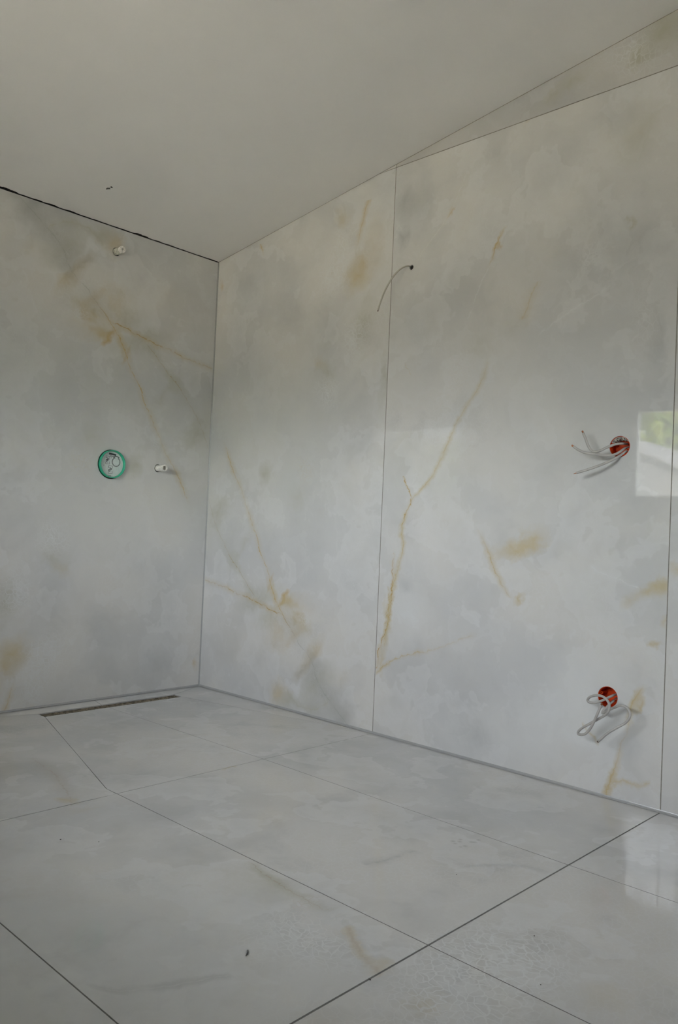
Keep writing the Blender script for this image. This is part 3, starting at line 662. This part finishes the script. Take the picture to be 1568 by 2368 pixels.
for i in range(N):
    bm.faces.new((lo0[i], lo0[i + 1], lo1[i + 1], lo1[i])); bm.faces.new((lo0[i], up0[i], up0[i + 1], lo0[i + 1]))
far = [bm.verts.new((0.0, -D, ceil_z(-D))), bm.verts.new((-W, -D, ceil_z(-D)))]
bm.faces.new(lo1 + [far[1], far[0]])
for f_ in bm.faces: pass
ceiling = struct(from_bm('ceiling', bm, M_CEIL))
# dark sheets painting the shade behind the ragged edge, and the roof build-up that keeps daylight out
struct(pyd('ceiling_gap_shade', [(0.0, -0.02, ceil_z(-.02) + .0125), (-W, -0.02, ceil_z(-.02) + .0125), (-W, .02, H0 + .010), (0.0, .02, H0 + .010),
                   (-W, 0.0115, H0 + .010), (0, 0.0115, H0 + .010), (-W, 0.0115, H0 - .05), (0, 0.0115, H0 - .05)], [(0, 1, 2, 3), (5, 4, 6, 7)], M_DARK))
rb = bmesh.new()
vv = [rb.verts.new(p_) for p_ in [(1.6, 0.6, ceil_z(0.6) + .03), (-W - .6, 0.6, ceil_z(.6) + .03), (-W - .6, -D - .6, ceil_z(-D - .6) + .03), (1.6, -D - .6, ceil_z(-D - .6) + .03)]]
v2 = [rb.verts.new((q.co.x, q.co.y, q.co.z + 0.3)) for q in vv]
rb.faces.new(vv); rb.faces.new(v2[::-1])
for i in range(4): rb.faces.new((vv[i - 1], vv[i], v2[i], v2[i - 1]))
struct(from_bm('roof', rb, M_SCREED))
# small knocked-out nick in the ceiling paint
def blob(bm, c, r, ax1, ax2, seed, n=14, lift=None):
    rnd = random.Random(seed); c = Vector(c)
    ring_ = []
    for k in range(n):
        a = 2 * math.pi * k / n; q = r * rnd.uniform(.6, 1.15)
        ring_.append(bm.verts.new(c + Vector(ax1) * math.cos(a) * q + Vector(ax2) * math.sin(a) * q))
    ctr = bm.verts.new(c + Vector(lift or (0, 0, 0)))
    for k in range(n): bm.faces.new((ring_[k - 1], ring_[k], ctr))
bm = bmesh.new()
for k, (x, y, r_) in enumerate([(-0.8165, -0.2685, .005), (-0.8135, -0.276, .0075), (-0.8110, -0.279, .006), (-0.8075, -0.2915, .0055), (-0.8115, -0.2965, .0045)]):
    blob(bm, (x, y, ceil_z(y) - .0008), r_, (1, 0, 0), (0, 1, -SL), k + 3, lift=(0, 0, -.0015))
from_bm('paint_nick', bm, M_CRUMB, ceiling)

# silicone beads
def bead(name, a, b, d1, d2, leg=0.0055):
    a, b, d1, d2 = Vector(a), Vector(b), Vector(d1), Vector(d2); bm = bmesh.new(); n = 7; A = []; B = []
    for k in range(n):
        t = math.pi / 2 * k / (n - 1); off = d1 * leg * (1 - math.sin(t) * 0.92 - 0.0) + d2 * leg * (1 - math.cos(t) * 0.92 - 0.0)
        if k == 0: off = d1 * leg + d2 * 0.0002
        if k == n - 1: off = d2 * leg + d1 * 0.0002
        A.append(bm.verts.new(a + off)); B.append(bm.verts.new(b + off))
    for k in range(n - 1): bm.faces.new((A[k], A[k + 1], B[k + 1], B[k]))
    return struct(from_bm(name, bm, M_SIL, smooth=True))
bead('trim_1', (0, -0.004, 0.0006), (0, DOOR0, 0.0006), (-1, 0, 0), (0, 0, 1), 0.0085)
bead('trim_2', (0, 0, 0.0003), (-W, 0, 0.0003), (0, -1, 0), (0, 0, 1), 0.0080)
bead('trim_3', (0, 0, 0.0), (0, 0, H0 - .004), (-1, 0, 0), (0, -1, 0), 0.0055)
# door lining
struct(boxes('door_1', [(-0.004, 0.285, DOOR0 - 0.022, DOOR0 - 0.0005, 0, DOORH), (-0.004, 0.285, DOOR1 + 0.0005, DOOR1 + 0.022, 0, DOORH), (-0.004, 0.285, DOOR1, DOOR0, DOORH - 0.022, DOORH)], M_PVC))

# ------------------------------------------------------------------ window
def window(name, w0, w1, z0, z1, place, prot):
    """framed window; place(d, w, z) maps depth into the wall, width and height to the room"""
    fw, sw = 0.042, 0.04
    def bx(nm, bl, mat, parent=None):
        out = []
        for (d0, d1, a, b, c, e) in bl:
            p, q = place(d0, a, c), place(d1, b, e)
            out.append((min(p[0], q[0]), max(p[0], q[0]), min(p[1], q[1]), max(p[1], q[1]), c, e))
        return boxes(nm, out, mat, parent)
    win = struct(bx(name, [(.115, .185, w0, w0 + fw, z0, z1), (.115, .185, w1 - fw, w1, z0, z1), (.115, .185, w0 + fw, w1 - fw, z0, z0 + fw - .02), (.115, .185, w0 + fw, w1 - fw, z1 - fw + .008, z1)], M_PVC))
    a0, a1, b0, b1 = w0 + fw, w1 - fw, z0 + fw - .02, z1 - fw + .008
    bx('sash', [(.105, .17, a0, a0 + sw, b0, b1), (.105, .17, a1 - sw, a1, b0, b1), (.105, .17, a0 + sw, a1 - sw, b0, b0 + .02), (.105, .17, a0 + sw, a1 - sw, b1 - .034, b1)], M_PVC, win)
    bx('pane', [(.136, .142, a0 + sw - .004, a1 - sw + .004, b0 + .016, b1 - .03)], M_GLASS, win)
    bx('sill', [(-.02, .114, w0 - .01, w1 + .01, z0 - .02, z0 + .004)], M_PVC, win)
    port = bpy.data.lights.new('window_portal', 'AREA'); port.shape = 'RECTANGLE'; port.size = (w1 - w0); port.size_y = (z1 - z0)
    port.cycles.is_portal = True
    po = bpy.data.objects.new('window_portal', port); COL.objects.link(po)
    po.location = place(.28, (w0 + w1) / 2, (z0 + z1) / 2); po.rotation_euler = prot
for k_, w_ in enumerate(WINS):
    window('window_%d' % (k_ + 1), w_['y0'], w_['y1'], w_['z0'], w_['z1'], lambda d, w, z: (-W - d, w, z), Matrix(((0, 0, -1), (-1, 0, 0), (0, 1, 0))).to_euler())
w_ = FILLWIN
window('window_2', w_['x0'], w_['x1'], w_['z0'], w_['z1'], lambda d, w, z: (w, -D - d, z), Matrix(((1, 0, 0), (0, 0, -1), (0, 1, 0))).to_euler())  # made-up window, here only for its fill light

# ------------------------------------------------------------------ linear drain slot
dr = empty('linear_drain', (-0.55, -0.1, -0.08), 'narrow open linear drain slot in the shower floor with brown mortar inside', 'drain')
def child(o, root):
    o.parent = root; o.matrix_parent_inverse = Matrix.Translation(root.location).inverted(); return o
zt = DZ - 0.004
child(pyd('channel', [(DX0, DY0, zt), (DX1, DY0, zt), (DX1, DY1, zt), (DX0, DY1, zt), (DX0, DY0, -.075), (DX1, DY0, -.075), (DX1, DY1, -.075), (DX0, DY1, -.075)],
          [(0, 1, 5, 4), (1, 2, 6, 5), (2, 3, 7, 6), (3, 0, 4, 7), (4, 5, 6, 7)], M_MORTAR), dr)
def rough_ledge(name, y_a, y_b, z, seed, mat, x0=DX0 + .003, x1=DX1 - .003, dens=70, amp=.004):
    rnd = random.Random(seed); bm = bmesh.new(); A = []; B = []; C_ = []
    for i in range(dens + 1):
        x = x0 + (x1 - x0) * i / dens; w_ = rnd.uniform(.3, 1.0)
        A.append(bm.verts.new((x, y_a, z + rnd.uniform(-.001, .001)))); B.append(bm.verts.new((x, y_a + (y_b - y_a) * w_, z - rnd.uniform(0, amp)))); C_.append(bm.verts.new((x, y_a + (y_b - y_a) * w_, z - .02)))
    for i in range(dens):
        bm.faces.new((A[i], A[i + 1], B[i + 1], B[i])); bm.faces.new((B[i], B[i + 1], C_[i + 1], C_[i]))
    return child(from_bm(name, bm, mat), dr)
rough_ledge('mortar_ledge', DY1 - .0005, DY1 - .016, DZ - .010, 5, M_MORTAR)
rough_ledge('mortar_ledge', DY0 + .0005, DY0 + .020, DZ - .014, 9, M_RUST)
child(boxes('insert_rail', [(DX0 + .01, DX1 - .03, DY0 + .024, DY0 + .027, -.06, -.026), (DX0 + .01, DX1 - .03, DY1 - .023, DY1 - .020, -.06, -.026)], M_RUST), dr)
bm = bmesh.new()
for x, wd in ((-.86, .012), (-.79, .006), (-.70, .01), (-.62, .02), (-.50, .008), (-.40, .03), (-.33, .015), (-.27, .02)):
    blob(bm, (x, DY0 + .035, -.034), wd, (1, 0, 0), (0, .5, 0), int(-x * 100), lift=(0, 0, .008))
child(from_bm('mortar_crumbs', bm, M_MORTAR), dr)['kind'] = 'stuff'

# ------------------------------------------------------------------ shower valve box
VX, VZ = -0.5705, 1.1065
vb = empty('shower_valve_box', (VX, 0, VZ), 'round green plastic shower valve cover with printed pale disc in the wall', 'valve cover')
child(lathe('collar', [(.0655, .012), (.0665, -.013), (.0660, -.0155), (.0645, -.0160), (.0625, -.0155), (.0615, -.010), (.0605, .001)], (VX, 0, VZ), (0, 1, 0), M_GREEN, smooth=True), vb)
child(lathe('collar_gap_shade', [(.0700, .0088), (.0, .0088)], (-.5735, 0, 1.1055), (0, 1, 0), M_DARK), vb)  # dark disc paints the shade in the gap round the collar
disc = child(lathe('label_disc', [(.0602, .0005), (.0602, -.0012), (0, -.0012)], (VX, 0, VZ), (0, 1, 0), M_LABEL), vb)
bm = bmesh.new(); YP = -0.0016
def pr(a, b, c, d, rotdeg=0.0, o=(0, 0)):   # printed rectangle in label coordinates (right, up)
    ca, sa = math.cos(math.radians(rotdeg)), math.sin(math.radians(rotdeg)); vs_ = []
    for (p_, q) in ((a, c), (b, c), (b, d), (a, d)):
        vs_.append(bm.verts.new((VX + o[0] + p_ * ca - q * sa, YP, VZ + o[1] + p_ * sa + q * ca)))
    bm.faces.new(vs_)
pr(-.019, .019, -.0042, .0042, -6, (.002, .047))
for k in range(3): pr(-.012, .012, -.0006, .0006, -6, (.001, .0395 - .0024 * k))
pr(-.0015, .0015, -.0015, .0015, 0, (-.003, .030))
for k in range(26):      # graduated dial ring
    a = math.radians(112 + k * 316 / 25)
    if 60 < (112 + k * 316 / 25) % 360 < 112: continue
    pr(-.0024, .0024, -.0016, .0016, math.degrees(a), (.0225 + .0205 * math.cos(a), .012 + .0205 * math.sin(a)))
for k in range(7):
    a = math.radians(50 + 80 * k / 6); pr(-.0022, .0022, -.0022, .0022, math.degrees(a), (.0225 + .0215 * math.cos(a), .017 + .0215 * math.sin(a)))
for (ox, oz) in ((-.0235, .018), (-.007, -.027)):       # two small valve pictograms, turned on their side
    for s_ in (1, -1):
        pr(-.009, .012, -.0008, .0008, 0, (ox, oz + .0185 * s_)); pr(-.0008, .0008, -.006, .006, 0, (ox + .0115, oz + .0125 * s_))
        pr(-.009, .004, -.0008, .0008, 0, (ox, oz + .0105 * s_)); pr(-.0008, .0008, -.0055, .0055, 0, (ox - .0085, oz + .0135 * s_))
    for k in range(12):
        a = 2 * math.pi * k / 12
        pr(-.0014, .0014, -.0012, .0012, math.degrees(a), (ox + .0035 + .0042 * math.cos(a), oz + .0036 + .0036 * math.sin(a)))
        pr(-.0014, .0014, -.0012, .0012, math.degrees(a), (ox - .0038 + .0038 * math.cos(a), oz - .002 + .0042 * math.sin(a)))
for k in range(9): pr(-.0007, .0007, -.0011, .0011, 0, (-.040, .03 - .004 * k))
for k in range(8): pr(-.0009, .0009, -.0012, .0012, 0, (-.014 + .004 * (k % 4), -.0525 - .004 * (k // 4)))
pr(-.0014, .0014, -.0014, .0014, 0, (-.041, -.008))
pm = from_bm('printed_marks', bm, M_PRINT, None, recalc=False)
pm.parent = disc

# ------------------------------------------------------------------ water pipe stubs
def stub(x, z, tip, label, mat, upper):
    s_ = empty('water_pipe_stub', (x, 0, z), label, 'pipe stub', 'capped pipe stubs on the shower wall')
    child(lathe('pipe_socket', [(.0160, .011), (.0160, .011), (.0160, .002), (.0125, .001), (.0125, .02), (0, .02)], (x + .001, 0, z + .0015), (0, 1, 0), M_PLUG2), s_)
    if not upper:
        prof = [(.0130, .010)]
        for k in range(7): prof += [(.0150, -.002 - .0045 * k), (.0138, -.0042 - .0045 * k)]
        prof += [(.0160, -.036), (.0168, -.040), (.0168, tip + .003), (.0158, tip), (.0118, tip), (.0110, tip + .003), (.0105, -.035), (0, -.035)]
        child(lathe('plug', prof, (x, 0, z), (0, 1, 0), mat), s_)
    else:
        child(lathe('plug', [(.0145, .010), (.0150, -.012), (.0130, -.016), (.0130, -.026), (.0105, -.028), (.0105, -.040), (.0148, -.042)], (x, 0, z), (0, 1, 0), mat), s_)
        child(lathe('plug_head', [(.0105, -.040), (.0152, -.042), (.0158, -.046), (.0158, tip + .002), (.0148, tip), (.006, tip), (.0055, tip + .004), (0, tip + .004)], (x, 0, z), (0, 1, 0), M_PLUG), s_)
        child(boxes('grip_rib', [(x - .0025, x + .0025, tip + .004, -.014, z - .0155, z + .0155)], mat), s_)
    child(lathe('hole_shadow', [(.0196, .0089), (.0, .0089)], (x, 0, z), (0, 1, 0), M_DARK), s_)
stub(-0.3141, 1.1089, -0.0616, 'white threaded pipe plug sticking out of the wall beside the green valve cover', M_PLUG, False)
stub(-0.6011, 2.1093, -0.0565, 'cloudy pipe plug with notched head high on the wall just below the ceiling', M_PLUG2, True)

# ------------------------------------------------------------------ socket boxes
def sbox(y, z, r, label, filler):
    b = empty('socket_box', (0, y, z), label, 'socket box', 'round orange socket boxes')
    child(lathe('box_shell', [(r - .0004, .001), (r - .0018, .001), (r - .0018, .045), (0, .046)], (0, y, z), (1, 0, 0), M_ORANGE, smooth=False), b)
    for a in (0, math.pi):
        child(lathe('screw_post', [(.0045, .045), (.0045, .006), (.0022, .006), (.0020, .03), (0, .03)], (0.002, y + (r - .0075) * math.cos(a + .35), z + (r - .0075) * math.sin(a + .35)), (1, 0, 0), M_ORANGE, sides=14), b)
    if filler:
        rnd = random.Random(8); bm = bmesh.new(); A = []; B = []; n = 30
        for i in range(n + 1):
            t = math.radians(28 + 130 * i / n)
            for L, rr, dx in ((A, r - .0006, .0010), (B, r - rnd.uniform(.006, .017) * math.sin(math.pi * i / n) ** .5 - .001, .0105)):
                L.append(bm.verts.new((dx, y - rr * math.cos(t), z + rr * math.sin(t))))
        C_ = [bm.verts.new((.03, q.co.y, q.co.z + .004)) for q in B]
        for i in range(n): bm.faces.new((A[i], A[i + 1], B[i + 1], B[i])); bm.faces.new((B[i], B[i + 1], C_[i + 1], C_[i]))
        child(from_bm('plaster_rim', bm, M_FILLER), b)
        bm = bmesh.new()
        for k, t in enumerate((62, 84, 108, 138)):
            blob(bm, (.004, y - (r - .005) * math.cos(math.radians(t)), z + (r - .005) * math.sin(math.radians(t))), .0026, (0, 1, 0), (0, 0, 1), k, lift=(-.001, 0, 0))
        child(from_bm('dark_fleck', bm, M_CRUMB), b)
    return b
sbox(-2.2255, 1.160, 0.0350, 'round orange socket box with plaster on its upper rim and three cable ends', True)
sbox(-2.2150, 0.3295, 0.0343, 'clean round orange socket box near the floor with two looped cables', False)

def cable(pts, r, label, mat=M_CABLE, tip='copper', group='loose grey cable ends', sides=10):
    c = empty('electrical_cable', pts[0], label, 'cable', group)
    child(tube('jacket', pts, r, mat, None, 7, sides), c)
    e = Vector(pts[-1]); t = (e - Vector(pts[-2])).normalized(); a = t.orthogonal().normalized(); b_ = t.cross(a)
    if tip == 'copper':
        for k in range(3):
            an = 2 * math.pi * k / 3 + .4; off = (a * math.cos(an) + b_ * math.sin(an)) * r * .45
            w_ = child(tube('wire_core', [e + off - t * .002, e + off + t * .003, e + off * 1.1 + t * .008], r * .34, M_INSUL if k == 0 else M_COPPER, None, 3, 8), c)
    elif tip == 'point':
        child(tube('wire_core', [e - t * .003, e + t * .004, e + t * .010], lambda s: r * (.5 - .25 * s), M_COPPER, None, 3, 8), c)
    else:
        child(tube('wire_core', [e - t * .002, e + t * .002, e + t * .004], r * .75, M_INSUL, None, 3, 8), c)
    return c
CB = dict(
u1=[(0.035, -2.2360, 1.1720), (0.005, -2.2334, 1.17), (-0.02, -2.2225, 1.1663), (-0.04, -2.2023, 1.1549), (-0.055, -2.1843, 1.1426), (-0.06, -2.1656, 1.1385), (-0.06, -2.1531, 1.1461), (-0.06, -2.1434, 1.161), (-0.06, -2.1332, 1.1847), (-0.06, -2.1240, 1.2035)],
u2=[(0.035, -2.2450, 1.1610), (0.01, -2.2391, 1.1544), (-0.015, -2.2316, 1.1392), (-0.03, -2.218, 1.1296), (-0.049, -2.2003, 1.1268), (-0.069, -2.1718, 1.1302), (-0.078, -2.1424, 1.1346), (-0.081, -2.1188, 1.1453), (-0.083, -2.1034, 1.1566)],
u3=[(0.035, -2.2495, 1.1510), (0.01, -2.2440, 1.1445), (-0.006, -2.2345, 1.1318), (-0.03, -2.2171, 1.1139), (-0.045, -2.1917, 1.0988), (-0.06, -2.1541, 1.0826), (-0.07, -2.1106, 1.0686)],
l1=[(0.03, -2.2363, 0.3404), (0.005, -2.2314, 0.3369), (-0.02, -2.2239, 0.3301), (-0.04, -2.2113, 0.3204), (-0.05, -2.194, 0.3129), (-0.055, -2.1798, 0.3124), (-0.055, -2.172, 0.3181), (-0.06, -2.1816, 0.3304), (-0.07, -2.207, 0.3416), (-0.08, -2.2323, 0.3444), (-0.085, -2.2509, 0.3373), (-0.085, -2.2602, 0.3224), (-0.085, -2.2594, 0.3044), (-0.08, -2.2461, 0.2874), (-0.075, -2.2225, 0.2697), (-0.075, -2.1936, 0.2487), (-0.075, -2.1672, 0.2293), (-0.075, -2.154, 0.2154), (-0.075, -2.1529, 0.2066), (-0.078, -2.1635, 0.2065), (-0.08, -2.1794, 0.2129), (-0.085, -2.1976, 0.2328), (-0.09, -2.2124, 0.2587), (-0.092, -2.2241, 0.2862), (-0.09, -2.2311, 0.3067), (-0.088, -2.2345, 0.3171)],
l2=[(0.03, -2.2339, 0.3243), (0.01, -2.2328, 0.3194), (-0.005, -2.2266, 0.3103), (-0.02, -2.2193, 0.2953), (-0.03, -2.2139, 0.2857), (-0.036, -2.2154, 0.2812), (-0.042, -2.2269, 0.287), (-0.048, -2.2454, 0.2996), (-0.052, -2.2642, 0.3106), (-0.056, -2.2801, 0.3195), (-0.06, -2.2975, 0.3218), (-0.062, -2.3113, 0.3164), (-0.065, -2.3201, 0.3035), (-0.068, -2.3191, 0.2888), (-0.07, -2.3093, 0.2735), (-0.075, -2.2937, 0.2603), (-0.08, -2.2751, 0.2463), (-0.085, -2.2536, 0.2276), (-0.09, -2.2305, 0.2012)],
t1=[(0.03, -1.2844, 1.9541), (-0.005, -1.2965, 1.9468), (-0.02, -1.2904, 1.943), (-0.035, -1.2734, 1.9297), (-0.045, -1.2528, 1.9076), (-0.052, -1.2323, 1.877), (-0.056, -1.2118, 1.8416), (-0.058, -1.1945, 1.8005), (-0.058, -1.182, 1.7679)])
CR = 0.0043
cable(CB['u1'], CR, 'grey cable from the upper orange box bent sharply upward at its end')
cable(CB['u2'], CR, 'grey cable from the upper orange box curving out level, middle of the three')
cable(CB['u3'], CR, 'grey cable from the upper orange box reaching straight down and outward, lowest of three', tip='point')
cable(CB['l1'], CR * .95, 'grey cable from the lower orange box twisted into two loops')
cable(CB['l2'], CR * .95, 'grey cable from the lower orange box bent in one wide arch', tip='stub')
tc = cable(CB['t1'], 0.0034, 'thin grey cable drooping from a small drilled hole high on the wall', M_CABLE2, 'stub', None, 8)
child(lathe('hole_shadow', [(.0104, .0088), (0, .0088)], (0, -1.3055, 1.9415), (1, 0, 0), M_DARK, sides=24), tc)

# ------------------------------------------------------------------ crumbs on the floor
sl_ = tube('debris_sliver', [(-1.507, -2.186, .0018), (-1.498, -2.181, .0024), (-1.490, -2.172, .0018)], lambda s: .0017 * (1 - .5 * abs(2 * s - 1)), M_CRUMB, None, 5, 6)
tag(sl_, 'thin dark curved sliver lying on the large floor tile', 'debris')
specks = [(-1.50, -1.424, .0030), (-1.433, -1.50, .0022), (-0.875, -2.241, .0025), (-1.0, -2.529, .0025), (-1.386, -2.403, .0042), (-1.157, -2.632, .0022)]
spl = ['dark speck on the floor tile towards the shower wall, left of another fainter speck', 'faint speck on the floor tile beside a darker speck to its left',
       'small dark speck on the middle floor tile below the cluster of dirt dots', 'small dark speck on the floor tile beyond the long dark joint',
       'dark crumb caught at the edge of the long dark floor joint', 'tiny speck low on the floor tile beyond the long dark joint']
for (x, y, r_), lb in zip(specks, spl):
    rnd = random.Random(int(-x * 1000)); bm = bmesh.new()
    bmesh.ops.create_icosphere(bm, subdivisions=1, radius=r_ * .7)
    for q in bm.verts: q.co = Vector((q.co.x * rnd.uniform(.7, 1.3), q.co.y * rnd.uniform(.7, 1.3), q.co.z * .5 + r_ * .3)) + Vector((x, y, 0))
    o = from_bm('dirt_speck', bm, M_CRUMB); tag(o, lb, 'debris', 'dirt specks on the floor')

# ------------------------------------------------------------------ garden seen through the window (mirrored in the tiles)
gd = struct(boxes('ground', [(-45, -W - .31, -30, 30, -0.6, -0.3), (-W - .31, 12, -30, -D - .31, -0.6, -0.3)], M_LAWN))
nb = empty('garden_shed', (-11, 2.4, -.3), 'pale grey gable-ended garden shed beyond the window', 'shed')
def prism(name, prof, xa, xb, mat):
    n = len(prof); v_ = [(xa, y, z) for y, z in prof] + [(xb, y, z) for y, z in prof]
    return child(pyd(name, v_, [tuple(range(n)), tuple(range(n, 2 * n))] + [(i, (i + 1) % n, n + (i + 1) % n, n + i) for i in range(n)], mat), nb)
prism('wall', [(0.5, -.3), (4.9, -.3), (4.9, 1.62), (2.7, 2.64), (0.5, 1.62)], -10, -13, M_RENDER)
prism('roof', [(0.2, 1.48), (0.2, 1.56), (2.7, 2.72), (5.2, 1.56), (5.2, 1.48), (2.7, 2.645)], -9.9, -13.1, M_ROOF)
def tree(x, y, h, rad, seed, label):
    t = empty('garden_tree', (x, y, -.3), label, 'tree', 'garden trees beyond the window')
    rnd = random.Random(seed)
    child(tube('trunk', [(x, y, -.35), (x + .1, y, .6), (x - .05, y + .1, h * .55), (x, y, h * .8)], lambda s: .16 * (1 - .7 * s), M_BARK, None, 4, 8), t)
    bm = bmesh.new()
    lumps = [(Vector((rnd.gauss(0, .5), rnd.gauss(0, .5), rnd.uniform(-.75, .8))) * rad, rad * rnd.uniform(.3, .5)) for _ in range(26)]
    for c, lr in lumps:
        c = Vector((x + c.x, y + c.y, h * .62 + c.z * .75))
        for _ in range(170):
            d = Vector((rnd.gauss(0, 1), rnd.gauss(0, 1), rnd.gauss(0, 1))).normalized(); p_ = c + d * lr * rnd.uniform(.7, 1.05)
            a = Vector((rnd.gauss(0, 1), rnd.gauss(0, 1), rnd.gauss(0, 1))).normalized(); b_ = a.cross(d)
            if b_.length < .05: continue
            b_.normalize(); s_ = rnd.uniform(.10, .20)
            bm.faces.new([bm.verts.new(q) for q in (p_ - a * s_, p_ + b_ * s_ * .5, p_ + a * s_, p_ - b_ * s_ * .5)])
    cr = child(from_bm('crown', bm, M_LEAF, recalc=False), t); cr['kind'] = 'stuff'
tree(-16.2, 3.7, 5.2, 2.0, 2, 'tall green tree directly behind the pale shed')
tree(-21.0, -12.5, 4.6, 1.8, 3, 'green tree far off on the open side of the garden')
tree(-20.0, 12.4, 4.9, 1.8, 4, 'green tree well past the far eave of the pale shed')
